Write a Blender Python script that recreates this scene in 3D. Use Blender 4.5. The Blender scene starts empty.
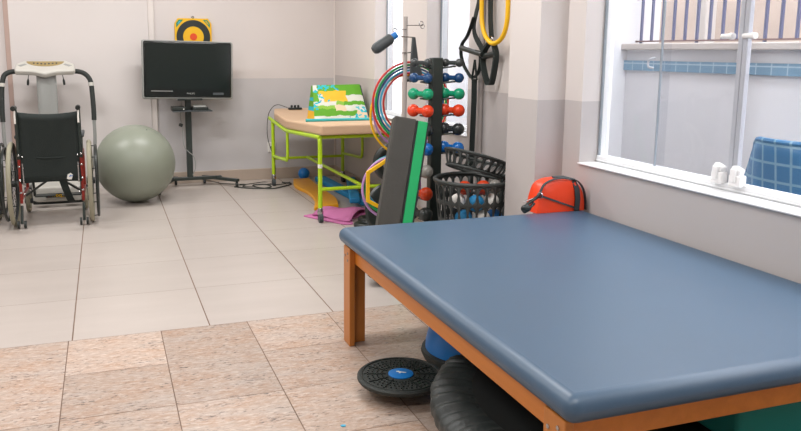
import bpy, bmesh, math, random
from mathutils import Vector, Matrix
random.seed(7)
PI = math.pi
scn = bpy.context.scene
col = scn.collection
ORG = {}

# ------------------------------------------------------------------ materials
def lin(h):
    h = h.lstrip('#'); v = [int(h[i:i+2], 16)/255 for i in (0, 2, 4)]
    return tuple(c/12.92 if c <= .04045 else ((c+.055)/1.055)**2.4 for c in v) + (1,)
def new(name):
    m = bpy.data.materials.new(name); m.use_nodes = True
    nt = m.node_tree
    return m, nt, nt.nodes['Principled BSDF']
def mat(name, c, rough=.5, metal=0, var=.06, scale=8, bump=0, bscale=60, coat=0):
    m, nt, b = new(name); N = nt.nodes.new; L = nt.links.new
    tc = N('ShaderNodeTexCoord')
    nz = N('ShaderNodeTexNoise'); nz.inputs['Scale'].default_value = scale; nz.inputs['Detail'].default_value = 4
    L(tc.outputs['Object'], nz.inputs['Vector'])
    mx = N('ShaderNodeMix'); mx.data_type = 'RGBA'
    c = lin(c)
    mx.inputs['A'].default_value = tuple(x*(1-var) for x in c[:3]) + (1,)
    mx.inputs['B'].default_value = tuple(min(1, x*(1+var)) for x in c[:3]) + (1,)
    L(nz.outputs['Fac'], mx.inputs['Factor']); L(mx.outputs['Result'], b.inputs['Base Color'])
    b.inputs['Roughness'].default_value = rough; b.inputs['Metallic'].default_value = metal
    b.inputs['Coat Weight'].default_value = coat
    if bump:
        n2 = N('ShaderNodeTexNoise'); n2.inputs['Scale'].default_value = bscale; n2.inputs['Detail'].default_value = 5
        L(tc.outputs['Object'], n2.inputs['Vector'])
        bp = N('ShaderNodeBump'); bp.inputs['Strength'].default_value = bump; bp.inputs['Distance'].default_value = .01
        L(n2.outputs['Fac'], bp.inputs['Height']); L(bp.outputs['Normal'], b.inputs['Normal'])
    return m
def wall_mat(name, top, low, z, bump=.05):
    """two-tone painted wall: a paint line at height z"""
    m, nt, b = new(name); N = nt.nodes.new; L = nt.links.new
    g = N('ShaderNodeNewGeometry'); s = N('ShaderNodeSeparateXYZ'); L(g.outputs['Position'], s.inputs[0])
    gt = N('ShaderNodeMath'); gt.operation = 'GREATER_THAN'; gt.inputs[1].default_value = z; L(s.outputs['Z'], gt.inputs[0])
    mx = N('ShaderNodeMix'); mx.data_type = 'RGBA'; mx.inputs['A'].default_value = lin(low); mx.inputs['B'].default_value = lin(top)
    L(gt.outputs[0], mx.inputs['Factor'])
    nz = N('ShaderNodeTexNoise'); nz.inputs['Scale'].default_value = 1.7; nz.inputs['Detail'].default_value = 6
    L(g.outputs['Position'], nz.inputs['Vector'])
    m2 = N('ShaderNodeMix'); m2.data_type = 'RGBA'; m2.blend_type = 'MULTIPLY'; m2.inputs['Factor'].default_value = 1
    cr = N('ShaderNodeMapRange'); cr.inputs['To Min'].default_value = .95; cr.inputs['To Max'].default_value = 1.03
    L(nz.outputs['Fac'], cr.inputs['Value'])
    L(mx.outputs['Result'], m2.inputs['A']); L(cr.outputs[0], m2.inputs['B']); L(m2.outputs['Result'], b.inputs['Base Color'])
    b.inputs['Roughness'].default_value = .6
    n2 = N('ShaderNodeTexNoise'); n2.inputs['Scale'].default_value = 90; L(g.outputs['Position'], n2.inputs['Vector'])
    bp = N('ShaderNodeBump'); bp.inputs['Strength'].default_value = bump; bp.inputs['Distance'].default_value = .004
    L(n2.outputs['Fac'], bp.inputs['Height']); L(bp.outputs['Normal'], b.inputs['Normal'])
    return m
def tile_mat():
    m, nt, b = new('grey_porcelain_tile'); N = nt.nodes.new; L = nt.links.new
    g = N('ShaderNodeNewGeometry')
    mp = N('ShaderNodeMapping'); mp.inputs['Scale'].default_value = (.6, 3, 1); L(g.outputs['Position'], mp.inputs['Vector'])
    nz = N('ShaderNodeTexNoise'); nz.inputs['Scale'].default_value = 2.2; nz.inputs['Detail'].default_value = 6
    L(mp.outputs[0], nz.inputs['Vector'])
    mx = N('ShaderNodeMix'); mx.data_type = 'RGBA'; mx.inputs['A'].default_value = lin('#b3aaa3'); mx.inputs['B'].default_value = lin('#c4bbb4')
    L(nz.outputs['Fac'], mx.inputs['Factor'])
    m2 = N('ShaderNodeMix'); m2.data_type = 'RGBA'; m2.blend_type = 'MULTIPLY'; m2.inputs['Factor'].default_value = 1
    mr = N('ShaderNodeMapRange'); mr.inputs['To Min'].default_value = .97; mr.inputs['To Max'].default_value = 1.02
    L(g.outputs['Random Per Island'], mr.inputs['Value']); L(mx.outputs['Result'], m2.inputs['A']); L(mr.outputs[0], m2.inputs['B'])
    L(m2.outputs['Result'], b.inputs['Base Color']); b.inputs['Roughness'].default_value = .3
    return m
def granite_mat():
    m, nt, b = new('beige_granite_tile'); N = nt.nodes.new; L = nt.links.new
    g = N('ShaderNodeNewGeometry')
    off = N('ShaderNodeVectorMath'); off.operation = 'MULTIPLY_ADD'
    cb = N('ShaderNodeCombineXYZ')
    L(g.outputs['Random Per Island'], cb.inputs[0]); L(g.outputs['Random Per Island'], cb.inputs[1])
    off.inputs[1].default_value = (37, 53, 0); L(cb.outputs[0], off.inputs[0]); L(g.outputs['Position'], off.inputs[2])
    mp = N('ShaderNodeMapping'); mp.inputs['Scale'].default_value = (1, 2.6, 1); mp.inputs['Rotation'].default_value = (0, 0, .5)
    L(off.outputs[0], mp.inputs['Vector'])
    def noise(sc, det, ro=.6):
        n = N('ShaderNodeTexNoise'); n.inputs['Scale'].default_value = sc; n.inputs['Detail'].default_value = det; n.inputs['Roughness'].default_value = ro
        L(mp.outputs[0], n.inputs['Vector']); return n
    big = noise(4, 6, .7); mid = noise(28, 5, .7); spk = noise(42, 6, .62); spk2 = noise(17, 8, .75)
    def ramp(src, a, bb):
        r = N('ShaderNodeMapRange'); r.inputs['From Min'].default_value = a; r.inputs['From Max'].default_value = bb
        L(src.outputs['Fac'], r.inputs['Value']); return r
    def mix(A, B, f, blend='MIX'):
        x = N('ShaderNodeMix'); x.data_type = 'RGBA'; x.blend_type = blend
        for k, v in (('A', A), ('B', B)):
            if isinstance(v, tuple): x.inputs[k].default_value = v
            else: L(v, x.inputs[k])
        if isinstance(f, (int, float)): x.inputs['Factor'].default_value = f
        else: L(f.outputs[0], x.inputs['Factor'])
        return x.outputs['Result']
    tint = mix(lin('#b39681'), lin('#b5a69b'), ramp(big, .38, .62))
    c = mix(tint, lin('#cdbfb3'), ramp(mid, .48, .68))
    c = mix(c, lin('#94755d'), ramp(spk2, .54, .70))
    ad = N('ShaderNodeMath'); ad.operation = 'MULTIPLY_ADD'; ad.inputs[1].default_value = .55; L(noise(6, 4, .6).outputs['Fac'], ad.inputs[0]); L(spk.outputs['Fac'], ad.inputs[2])
    dk = N('ShaderNodeMapRange'); dk.inputs['From Min'].default_value = .85; dk.inputs['From Max'].default_value = .98; L(ad.outputs[0], dk.inputs['Value'])
    c = mix(c, lin('#574e49'), dk)
    c = mix(c, lin('#a39588'), ramp(noise(9, 9, .8), .56, .68))
    rnd = N('ShaderNodeMapRange'); rnd.inputs['To Min'].default_value = .86; rnd.inputs['To Max'].default_value = 1.1
    L(g.outputs['Random Per Island'], rnd.inputs['Value'])
    c = mix(c, rnd.outputs[0], 1, 'MULTIPLY')
    L(c, b.inputs['Base Color']); b.inputs['Roughness'].default_value = .38
    return m
def wood_mat(name, a, c2, axis=1, rough=.4):
    m, nt, b = new(name); N = nt.nodes.new; L = nt.links.new
    tc = N('ShaderNodeTexCoord'); mp = N('ShaderNodeMapping')
    s = [30, 30, 30]; s[axis] = 1.5; mp.inputs['Scale'].default_value = s
    L(tc.outputs['Object'], mp.inputs['Vector'])
    nz = N('ShaderNodeTexNoise'); nz.inputs['Scale'].default_value = 1; nz.inputs['Detail'].default_value = 5; nz.inputs['Distortion'].default_value = .6
    L(mp.outputs[0], nz.inputs['Vector'])
    mx = N('ShaderNodeMix'); mx.data_type = 'RGBA'; mx.inputs['A'].default_value = lin(a); mx.inputs['B'].default_value = lin(c2)
    L(nz.outputs['Fac'], mx.inputs['Factor']); L(mx.outputs['Result'], b.inputs['Base Color'])
    b.inputs['Roughness'].default_value = rough
    return m
def glass_mat():
    m, nt, b = new('window_glass'); N = nt.nodes.new; L = nt.links.new
    nt.nodes.remove(b); out = nt.nodes['Material Output']
    tr = N('ShaderNodeBsdfTransparent'); tr.inputs[0].default_value = (.96, .965, .975, 1)
    gl = N('ShaderNodeBsdfGlossy'); gl.inputs['Roughness'].default_value = .02
    lw = N('ShaderNodeLayerWeight'); lw.inputs['Blend'].default_value = .5
    pw = N('ShaderNodeMath'); pw.operation = 'POWER'; pw.inputs[1].default_value = 5; L(lw.outputs['Facing'], pw.inputs[0])
    fr = N('ShaderNodeMath'); fr.operation = 'MULTIPLY_ADD'; fr.inputs[1].default_value = .6; fr.inputs[2].default_value = .025; L(pw.outputs[0], fr.inputs[0])
    ms = N('ShaderNodeMixShader'); L(fr.outputs[0], ms.inputs[0]); L(tr.outputs[0], ms.inputs[1]); L(gl.outputs[0], ms.inputs[2])
    L(ms.outputs[0], out.inputs[0]); return m
def grid_mat(name, body, line, w, h, mortar):
    m, nt, b = new(name); N = nt.nodes.new; L = nt.links.new
    tc = N('ShaderNodeTexCoord'); s = N('ShaderNodeSeparateXYZ'); cb = N('ShaderNodeCombineXYZ')
    L(tc.outputs['Object'], s.inputs[0]); L(s.outputs['Y'], cb.inputs[0]); L(s.outputs['Z'], cb.inputs[1])
    br = N('ShaderNodeTexBrick'); br.offset = 0; br.inputs['Scale'].default_value = 1
    br.inputs['Brick Width'].default_value = w; br.inputs['Row Height'].default_value = h; br.inputs['Mortar Size'].default_value = mortar
    c = lin(body); br.inputs['Color1'].default_value = c; br.inputs['Color2'].default_value = tuple(x*.82 for x in c[:3])+(1,)
    br.inputs['Mortar'].default_value = lin(line); L(cb.outputs[0], br.inputs['Vector']); L(br.outputs['Color'], b.inputs['Base Color'])
    b.inputs['Roughness'].default_value = .4
    return m

M = dict(
 wall_back=wall_mat('back_wall_paint', '#dad3d0', '#c8c5c6', 1.0), wall_win=wall_mat('window_wall_paint', '#d8d1cd', '#c0bab8', 1.03),
 panel=mat('white_wall_panel', '#dcd6d3', .5, var=.03, scale=2), ceil=mat('ceiling_paint', '#e6e2dd', .8), tile=tile_mat(), granite=granite_mat(),
 grout=mat('brown_grout', '#8d7464', .9), base=mat('beige_tile_baseboard', '#b5a597', .4, scale=3), trim_w=mat('white_trim', '#e3dcd7', .5), trim_b=mat('pinkish_trim', '#b79f95', .6),
 alu=mat('white_aluminium', '#e4e6e8', .35), alug=mat('grey_aluminium', '#b7bac2', .35, .1), glass=glass_mat(), shade_and_edge=mat('grey_shade_and_pane_edge', '#8f98a0', .6), plast_w=mat('white_plastic', '#ecebea', .35),
 navy=mat('blue_vinyl_upholstery', '#3c5871', .40, var=.08, scale=3, bump=.03, bscale=220), wood=wood_mat('orange_varnished_wood', '#b86a1c', '#d78430', 1), woodv=wood_mat('orange_varnished_wood_upright', '#ad682c', '#cf8439', 2),
 steel=mat('steel', '#b5b5b5', .25, 1), chrome=mat('chrome', '#d5d5d5', .12, 1), blk=mat('black_plastic', '#212826', .4), blkm=mat('black_rubber', '#2a2f2d', .65, bump=.2, bscale=150),
 blkf=mat('black_fabric', '#1c2523', .8, bump=.25, bscale=200), pleat=mat('black_vinyl_skirt', '#2b3130', .48, bump=.4, bscale=30), mesh=mat('trampoline_mat', '#151918', .7),
 blue=mat('bright_blue_plastic', '#1478c8', .4), bluel=mat('blue_foam', '#1f86bd', .6), teal=mat('teal_foam', '#0e7f74', .6), red=mat('orange_red_nylon', '#ee4216', .35, bump=.2, bscale=25),
 dgrey=mat('charcoal_webbing', '#3a4144', .7), eva=mat('grey_foam', '#43423e', .85, var=.12, scale=14, bump=.15), evag=mat('green_foam', '#0ea05c', .7),
 lime=mat('lime_enamel_tube', '#b4d81e', .3), bed=mat('beige_vinyl', '#d3b291', .5, scale=3), tealst=mat('turquoise_plastic', '#3fb3b8', .4), orange=mat('orange_yellow_board', '#efa817', .35),
 pink=mat('pink_foam_mat', '#c673a6', .8, bump=.1), screen=mat('tv_screen', '#17211f', .12, var=.02), bezel=mat('tv_bezel', '#141a19', .15), ball=mat('grey_green_vinyl', '#8a9082', .38, var=.05, scale=3),
 yel=mat('yellow_plastic', '#f3bd12', .45), dred=mat('red_paint', '#ea4e1c', .5), frm=mat('black_enamel', '#2b3431', .3), redf=mat('red_enamel', '#8e2a20', .35), tyre=mat('beige_grey_tyre', '#96927e', .75),
 mach=mat('pale_grey_plastic', '#c9c7bf', .4), machd=mat('grey_plastic', '#9b9d9a', .4), gold=mat('gold_control_panel', '#a08c5c', .4), gpad=mat('grey_vinyl', '#42484b', .5),
 out_w=mat('outdoor_white_render', '#d0d1d4', .8, var=.05, scale=3), out_c=mat('outdoor_concrete', '#b9b3ae', .9, var=.1, scale=6), out_b=mat('beige_plaster', '#b3a499', .9, var=.15, scale=5),
 bandt=grid_mat('blue_tile_band', '#6f93ab', '#9db3c2', .1, .2, .004), rust=mat('brown_rail', '#76605f', .6), barb=mat('blue_iron_bar', '#5b607c', .6), chair=grid_mat('blue_lattice_plastic', '#2f6f9c', '#6f97ae', .075, .08, .006),
 bcord=mat('black_cable', '#30342f', .6), wht=mat('white_paint', '#eceae4', .5), lilac=mat('lilac_plastic', '#b58ac6', .4), cyan=mat('light_blue_plastic', '#4bb4d8', .4), hred=mat('red_plastic', '#cf3328', .4),
 hgreen=mat('green_plastic', '#1fa45a', .4), hnavy=mat('navy_plastic', '#31598f', .4), bask=mat('charcoal_plastic', '#383d3c', .5), greyp=mat('grey_pipe', '#b5aeaa', .5), grn=mat('dark_green_paint', '#1e8a68', .5),
 lightp=mat('lamp_housing', '#eeeeee', .5),
)
M['navy'].node_tree.nodes['Principled BSDF'].inputs['IOR'].default_value = 1.62
DB = dict(black='#3b4041', navy='#1c4675', green='#0f9a6e', red='#e2421d', charcoal='#2c3234', blue='#1266b4', gray='#8b8882', brick='#c63d15', jet='#343a39')
for k, v in DB.items(): M['db_'+k] = mat('vinyl_'+k, v, .22)

# ------------------------------------------------------------------ geometry builder
def cat_pts(pts, n=6, closed=False):
    pts = [Vector(p) for p in pts]; out = []; k = len(pts)
    for i in range(k if closed else k-1):
        p1, p2 = pts[i], pts[(i+1) % k]
        p0 = pts[i-1] if (closed or i > 0) else p1*2-p2
        p3 = pts[(i+2) % k] if (closed or i+2 < k) else p2*2-p1
        for j in range(n):
            t = j/n
            out.append(.5*((2*p1)+(p2-p0)*t+(2*p0-5*p1+4*p2-p3)*t*t+(3*p1-p0-3*p2+p3)*t**3))
    if not closed: out.append(pts[-1])
    return out
class MB:
    def __init__(s): s.bm = bmesh.new()
    def add(s, vs, fs, mi=0):
        v = [s.bm.verts.new(p) for p in vs]
        for f in fs:
            try: fc = s.bm.faces.new([v[i] for i in f]); fc.material_index = mi
            except ValueError: pass
        return s
    def b(s, x0, x1, y0, y1, z0, z1, mi=0):
        vs = [(x, y, z) for z in (z0, z1) for y in (y0, y1) for x in (x0, x1)]
        return s.add(vs, [(0, 2, 3, 1), (4, 5, 7, 6), (0, 1, 5, 4), (2, 6, 7, 3), (0, 4, 6, 2), (1, 3, 7, 5)], mi)
    def ob(s, c, size, rot=None, mi=0):
        R = rot if rot is not None else Matrix.Identity(3); c = Vector(c)
        h = [x/2 for x in size]
        vs = [c+R@Vector((x*h[0], y*h[1], z*h[2])) for z in (-1, 1) for y in (-1, 1) for x in (-1, 1)]
        return s.add(vs, [(0, 2, 3, 1), (4, 5, 7, 6), (0, 1, 5, 4), (2, 6, 7, 3), (0, 4, 6, 2), (1, 3, 7, 5)], mi)
    def tube(s, pts, r, n=8, closed=False, mi=0):
        pts = [Vector(p) for p in pts]; k = len(pts); rings = []
        rr = r if isinstance(r, (list, tuple)) else [r]*k
        prev = None
        for i, p in enumerate(pts):
            a = pts[i-1] if (i > 0 or closed) else p; c = pts[(i+1) % k] if (i < k-1 or closed) else p
            t = (c-a).normalized()
            if prev is None:
                up = Vector((0, 0, 1)) if abs(t.z) < .9 else Vector((1, 0, 0)); u = t.cross(up).normalized()
            else:
                u = (prev-t*prev.dot(t)).normalized()
            prev = u; w = t.cross(u)
            rings.append([s.bm.verts.new(p+(u*math.cos(2*PI*j/n)+w*math.sin(2*PI*j/n))*rr[i]) for j in range(n)])
        for i in range(k if closed else k-1):
            A, B = rings[i], rings[(i+1) % k]
            for j in range(n):
                f = s.bm.faces.new((A[j], A[(j+1) % n], B[(j+1) % n], B[j])); f.material_index = mi
        if not closed:
            f = s.bm.faces.new(rings[0]); f.material_index = mi
            f = s.bm.faces.new(rings[-1][::-1]); f.material_index = mi
        return s
    def ring(s, c, R, r, ax=(0, 0, 1), n=40, m=8, mi=0, sx=1.0):
        ax = Vector(ax).normalized(); up = Vector((0, 0, 1)) if abs(ax.z) < .9 else Vector((1, 0, 0))
        u = ax.cross(up).normalized(); w = ax.cross(u)
        return s.tube([Vector(c)+u*math.cos(2*PI*i/n)*R*sx+w*math.sin(2*PI*i/n)*R for i in range(n)], r, m, True, mi)
    def lathe(s, prof, c=(0, 0, 0), n=32, rot=None, mi=0, cap=True):
        R = rot if rot is not None else Matrix.Identity(3); c = Vector(c); rings = []
        for (r, z) in prof:
            if r < 1e-6: rings.append([s.bm.verts.new(c+R@Vector((0, 0, z)))])
            else: rings.append([s.bm.verts.new(c+R@Vector((r*math.cos(2*PI*j/n), r*math.sin(2*PI*j/n), z))) for j in range(n)])
        for A, B in zip(rings, rings[1:]):
            for j in range(n):
                k = (j+1) % n
                if len(A) == 1 and len(B) == 1: continue
                vs = (A[0], B[j], B[k]) if len(A) == 1 else ((A[j], A[k], B[0]) if len(B) == 1 else (A[j], A[k], B[k], B[j]))
                f = s.bm.faces.new(vs); f.material_index = mi
        for e in (rings[0], rings[-1]) if cap else ():
            if len(e) > 1:
                f = s.bm.faces.new(e); f.material_index = mi
        return s
    def sph(s, c, r, n=20, sc=(1, 1, 1), mi=0):
        k = n//2; prof = [(math.sin(PI*i/k)*r, -math.cos(PI*i/k)*r) for i in range(k+1)]
        prof[0] = (0, -r); prof[-1] = (0, r)
        return s.lathe(prof, c, n, Matrix.Diagonal(sc), mi)
    def prism(s, poly, z0, z1, rot=None, c=(0, 0, 0), mi=0):
        R = rot if rot is not None else Matrix.Identity(3); c = Vector(c); n = len(poly)
        vs = [c+R@Vector((x, y, z0)) for x, y in poly]+[c+R@Vector((x, y, z1)) for x, y in poly]
        return s.add(vs, [tuple(range(n))[::-1], tuple(range(n, 2*n))]+[(i, (i+1) % n, n+(i+1) % n, n+i) for i in range(n)], mi)
    def ribbon(s, pts, wd, w, t, mi=0):
        pts = [Vector(p) for p in pts]; wd = Vector(wd).normalized(); rows = []
        for i, p in enumerate(pts):
            a = pts[max(i-1, 0)]; c = pts[min(i+1, len(pts)-1)]; tg = (c-a).normalized()
            nn = tg.cross(wd).normalized(); ww = nn.cross(tg).normalized()
            rows.append([s.bm.verts.new(p+ww*w/2*x+nn*t/2*y) for x, y in ((-1, -1), (1, -1), (1, 1), (-1, 1))])
        for A, B in zip(rows, rows[1:]):
            for j in range(4):
                f = s.bm.faces.new((A[j], A[(j+1) % 4], B[(j+1) % 4], B[j])); f.material_index = mi
        s.bm.faces.new(rows[0]); s.bm.faces.new(rows[-1][::-1])
        return s
    def build(s, name, m, parent=None, smooth=True, bevel=0, seg=2, org=None, solid=0, angle=40):
        bmesh.ops.recalc_face_normals(s.bm, faces=s.bm.faces)
        o3 = ORG[parent] if parent else Vector(org or (0, 0, 0))
        for v in s.bm.verts: v.co -= o3
        me = bpy.data.meshes.new(name); s.bm.to_mesh(me); s.bm.free()
        for x in (m if isinstance(m, (list, tuple)) else [m]): me.materials.append(M[x] if isinstance(x, str) else x)
        if smooth:
            me.shade_smooth(); me.set_sharp_from_angle(angle=math.radians(angle))
        o = bpy.data.objects.new(name, me); col.objects.link(o)
        if parent: o.parent = parent
        else: o.location = o3
        ORG[o] = o3
        if solid:
            d = o.modifiers.new('Solidify', 'SOLIDIFY'); d.thickness = solid; d.offset = 0
        if bevel:
            bv = o.modifiers.new('Bevel', 'BEVEL'); bv.width = bevel; bv.segments = seg; bv.limit_method = 'ANGLE'; bv.harden_normals = False
        return o
def tag(o, label, cat, group=None, kind=None):
    o['label'] = label; o['category'] = cat
    if group: o['group'] = group
    if kind: o['kind'] = kind
    return o
def thing(name, loc, label, cat, group=None):
    o = bpy.data.objects.new(name, None); col.objects.link(o); o.location = loc; o.empty_display_size = .1
    ORG[o] = Vector(loc); return tag(o, label, cat, group)
def struct(o): o['kind'] = 'structure'; return o
def rz(a): return Matrix.Rotation(a, 3, 'Z')
def rx(a): return Matrix.Rotation(a, 3, 'X')
def ry(a): return Matrix.Rotation(a, 3, 'Y')
def copy_tree(o, parent=None):
    c = o.copy(); col.objects.link(c)
    if parent: c.parent = parent
    for ch in list(o.children): copy_tree(ch, c)
    return c
def text_part(body, size, m, c, rot, parent, name, depth=.001, kind='CENTER'):
    cu = bpy.data.curves.new(name, 'FONT'); cu.body = body; cu.size = size; cu.extrude = depth; cu.align_x = kind; cu.align_y = 'CENTER'
    t = bpy.data.objects.new('tmp', cu); col.objects.link(t)
    dg = bpy.context.evaluated_depsgraph_get(); me = bpy.data.meshes.new_from_object(t.evaluated_get(dg))
    bpy.data.objects.remove(t)
    me.transform(rot.to_4x4()); me.transform(Matrix.Translation(Vector(c)-ORG[parent]))
    me.name = name; me.materials.clear(); me.materials.append(M[m])
    o = bpy.data.objects.new(name, me); col.objects.link(o); o.parent = parent; ORG[o] = ORG[parent]
    return o
FACE = rx(PI/2)     # a text or outline drawn in XY, stood up facing -Y

# ================================================================== ROOM
XL, XR, YB, YF, ZC = -2.7, 2.4, 4.0, -5.2, 2.75
f = MB()
f.b(XL-.1, XR+.16, YF-.1, YB+.3, -.08, -.004, 2)
g = .0018
def rect(x0, x1, y0, y1, mi, gx=g, gy=g): f.add([(x0+gx, y0+gy, 0), (x1-gx, y0+gy, 0), (x1-gx, y1-gy, 0), (x0+gx, y1-gy, 0)], [(0, 1, 2, 3)], mi)
xs = [i*.6 for i in range(-5, 5)]
for x in xs:
    for j in range(0, 7):
        rect(max(x, XL), min(x+.6, XR+.1), j*.6, min(j*.6+.6, YB+.25), 0, .0028, .0012)
gx = [-.015+.394*i for i in range(-7, 7)]
for i, x in enumerate(gx):
    y = 0
    seq = [.39]*14 if i % 2 == 1 else [.785]*7
    if i % 4 == 1: seq = [.39]*14
    for d in seq:
        if y-d < YF: break
        rect(max(x, XL), min(x+.394, XR+.1), y-d, y, 1, .0018, .0014); y -= d
struct(f.build('floor', ['tile', 'granite', 'grout'], smooth=False))
struct(MB().b(XL-.1, XR+.2, YF-.1, YB+.3, ZC, ZC+.1).build('ceiling', 'ceil', smooth=False))
struct(MB().b(XL-.1, XR+.18, YB, YB+.15, 0, ZC).build('wall_back', 'wall_back', smooth=False))
struct(MB().b(XL-.12, XL, YF, YB, 0, ZC).build('wall_left', 'wall_back', smooth=False))
struct(MB().b(XL-.1, XR+.18, YF-.12, YF, 0, ZC).build('wall_front', 'wall_back', smooth=False))
WT = .17
ZS, ZT = .726, 2.15
WINS = [(-3.2, -.255), (1.0, 1.68), (2.16, 2.80)]
w = MB()
ys = [YF]+[v for a in WINS for v in a]+[YB]
for i in range(0, len(ys), 2): w.b(XR, XR+WT, ys[i], ys[i+1], 0, ZC)
for a, c in WINS:
    w.b(XR, XR+WT, a, c, 0, ZS); w.b(XR, XR+WT, a, c, ZT, ZC)
struct(w.build('wall_right', 'wall_win', smooth=False))
struct(MB().b(2.24, XR, -.108, .19, 0, ZC).build('wall_column', 'wall_win', smooth=False))
# flat panel on the left part of the back wall, batten and end trim
struct(MB().b(-.565, .60, YB-.03, YB, 0, ZC).build('wall_panel', 'panel', smooth=False))
struct(MB().b(.60, .655, YB-.022, YB, 0, ZC).build('trim_1', 'trim_w', smooth=False, bevel=.006))
struct(MB().b(-.605, -.565, YB-.035, YB, 0, ZC).build('trim_2', 'trim_b', smooth=False, bevel=.004))
struct(MB().b(.655, XR, YB-.015, YB, 0, .11).build('baseboard_back', 'base', smooth=False, bevel=.004))
struct(MB().b(XR-.015, XR, .19, YB-.015, 0, .11).build('baseboard_right', 'base', smooth=False, bevel=.004))
struct(MB().b(2.225, 2.24, -.123, .19, 0, .11).b(2.24, XR, -.123, -.108, 0, .11).build('baseboard_column', 'base', smooth=False, bevel=.003))
struct(MB().b(XR-.014, XR, 3.985, 4.0, .11, ZC).build('trim_3', 'trim_w', smooth=False, bevel=.003))

def window(idx, y0, y1, splits, locks):
    """sliding window set 100 mm back in its opening; y1 is the far jamb"""
    r = bpy.data.objects.new('window_%d' % idx, None); col.objects.link(r); r.location = (XR+.12, (y0+y1)/2, ZS); ORG[r] = Vector(r.location); struct(r)
    xi, xo = XR+.10, XR+.155
    fr = MB(); fr.b(xi, xo, y0, y1, ZS, ZS+.035); fr.b(xi, xo, y0, y1, ZT-.035, ZT)
    fr.b(xi+.012, xo, y1-.018, y1, ZS+.035, ZT-.035); fr.b(xi+.012, xo, y0, y0+.018, ZS+.035, ZT-.035)
    fr.b(xi-.006, xi+.002, y0, y1, ZS+.008, ZS+.014)
    fr.build('window_frame', 'alu', r, smooth=False, bevel=.004)
    MB().b(XR-.012, xi, y0, y1, ZS-.005, ZS+.003).build('window_sill', 'alu', r, smooth=False, bevel=.003)
    MB().b(xi+.004, xi+.012, y1-.016, y1-.002, ZS+.035, ZT-.035).build('shade_and_edge', 'shade_and_edge', r, smooth=False)  # grey strip painting in the shadow line along the far jamb
    for k, (a, c) in enumerate(splits):
        x = xi+.018+.014*(k % 2)
        MB().b(x, x+.006, a, c, ZS+.036, ZT-.036).build('window_pane', 'glass', r, smooth=False)
    return r, xi
W1, xi = window(1, -3.2, -.255, [(-1.115, -.66), (-.70, -.275), (-2.0, -1.125), (-3.17, -1.99)], 1)
for yy in (-.6595,):
    MB().b(xi+.0165, xi+.0255, yy-.003, yy+.003, ZS+.036, ZT-.036).build('pane_edge', 'shade_and_edge', W1, smooth=False)
st = MB()
for yy in (-1.108, -1.132): st.b(xi+.012, xi+.034, yy-.011, yy+.011, ZS+.035, ZT-.035)
st.build('stile', 'alug', W1, smooth=False, bevel=.002)
for yy in (-1.072, -1.165):
    MB().b(xi-.022, xi+.016, yy-.028, yy+.028, ZS+.028, ZS+.075).b(xi-.03, xi-.018, yy-.012, yy+.016, ZS+.045, ZS+.1).ob((xi-.004, yy, ZS+.09), (.03, .045, .03), rx(.3)).build('latch', 'plast_w', W1, bevel=.006)
for yy in (-1.046, -1.154):
    MB().lathe([(0, -.03), (.010, -.03), (.010, .01), (.013, .012), (.013, .028), (0, .03)], (xi+.01, yy, 1.333), 14, rx(PI/2)).build('knob', 'plast_w', W1)
MB().tube(cat_pts([(xi+.012, -.628, 1.245), (xi-.006, -.618, 1.24), (xi-.006, -.606, 1.225), (xi-.006, -.612, 1.205), (xi+.012, -.622, 1.2)]), .005).build('pull_handle', 'alug', W1)
W2, _ = window(2, 1.0, 1.68, [(1.02, 1.66)], 0)
MB().b(xi-.01, xi+.02, 1.655, 1.663, 1.2, 1.215).build('latch', 'plast_w', W2, smooth=False)
W3, _ = window(3, 2.16, 2.80, [(2.18, 2.78)], 0)
sl = MB()
for k in range(22): sl.ob((xi+.03, 2.37, ZS+.1+k*.058), (.006, .10, .034), ry(.5))
sl.b(xi+.02, xi+.045, 2.425, 2.437, ZS+.035, ZT-.035)
sl.build('louvre_slats', 'alug', W3, smooth=False)

# ================================================================== OUTSIDE THE WINDOW
struct(MB().b(2.57, 8, -6, 8, -.1, 0).build('outdoor_ground', 'out_c', smooth=False))
struct(MB().b(3.45, 3.62, -6, .79, 0, 1.29).build('wall_outdoor', 'out_w', smooth=False))
struct(MB().b(3.43, 3.45, -6, .79, 1.155, 1.217).build('trim_4', 'bandt', smooth=False))
struct(MB().b(3.40, 3.66, -6, .79, 1.285, 1.325).build('trim_5', 'out_c', smooth=False, bevel=.006))
struct(MB().b(2.57, 3.7, .79, .95, 0, 2.6).build('wall_return', 'out_w', smooth=False))
struct(MB().b(4.6, 4.8, -7, 7, 0, 3.4).build('wall_neighbour', 'out_b', smooth=False))
struct(MB().b(3.3, 3.45, .95, 6, 0, 2.6).build('wall_outdoor_far', 'out_w', smooth=False))
rail = thing('railing', (3.52, -1.2, 1.325), 'iron railing with blue bars and brown rail on outdoor wall', 'railing')
MB().b(3.51, 3.53, -3.2, .79, 1.336, 1.345).build('bottom_rail', 'rust', rail, smooth=False)
MB().b(3.505, 3.535, -3.2, .79, 2.2, 2.23).build('top_rail', 'rust', rail, smooth=False)
k = 0; y = .745
while y > -3.1:
    MB().b(3.513, 3.527, y-.007, y+.007, 1.325 if k % 5 == 0 else 1.345, 2.2).build('bar', 'barb', rail, smooth=False)
    y -= .1; k += 1
tag(MB().b(4.2, 4.3, .93, 1.03, 0, 3.2).build('post', 'out_c', bevel=.01, org=(4.25, .98, 0)), 'grey concrete post standing behind the blue-barred railing', 'post')
oc = thing('patio_chair', (3.05, -1.05, 0), 'blue lattice-backed plastic chair outside the window', 'chair')
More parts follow.
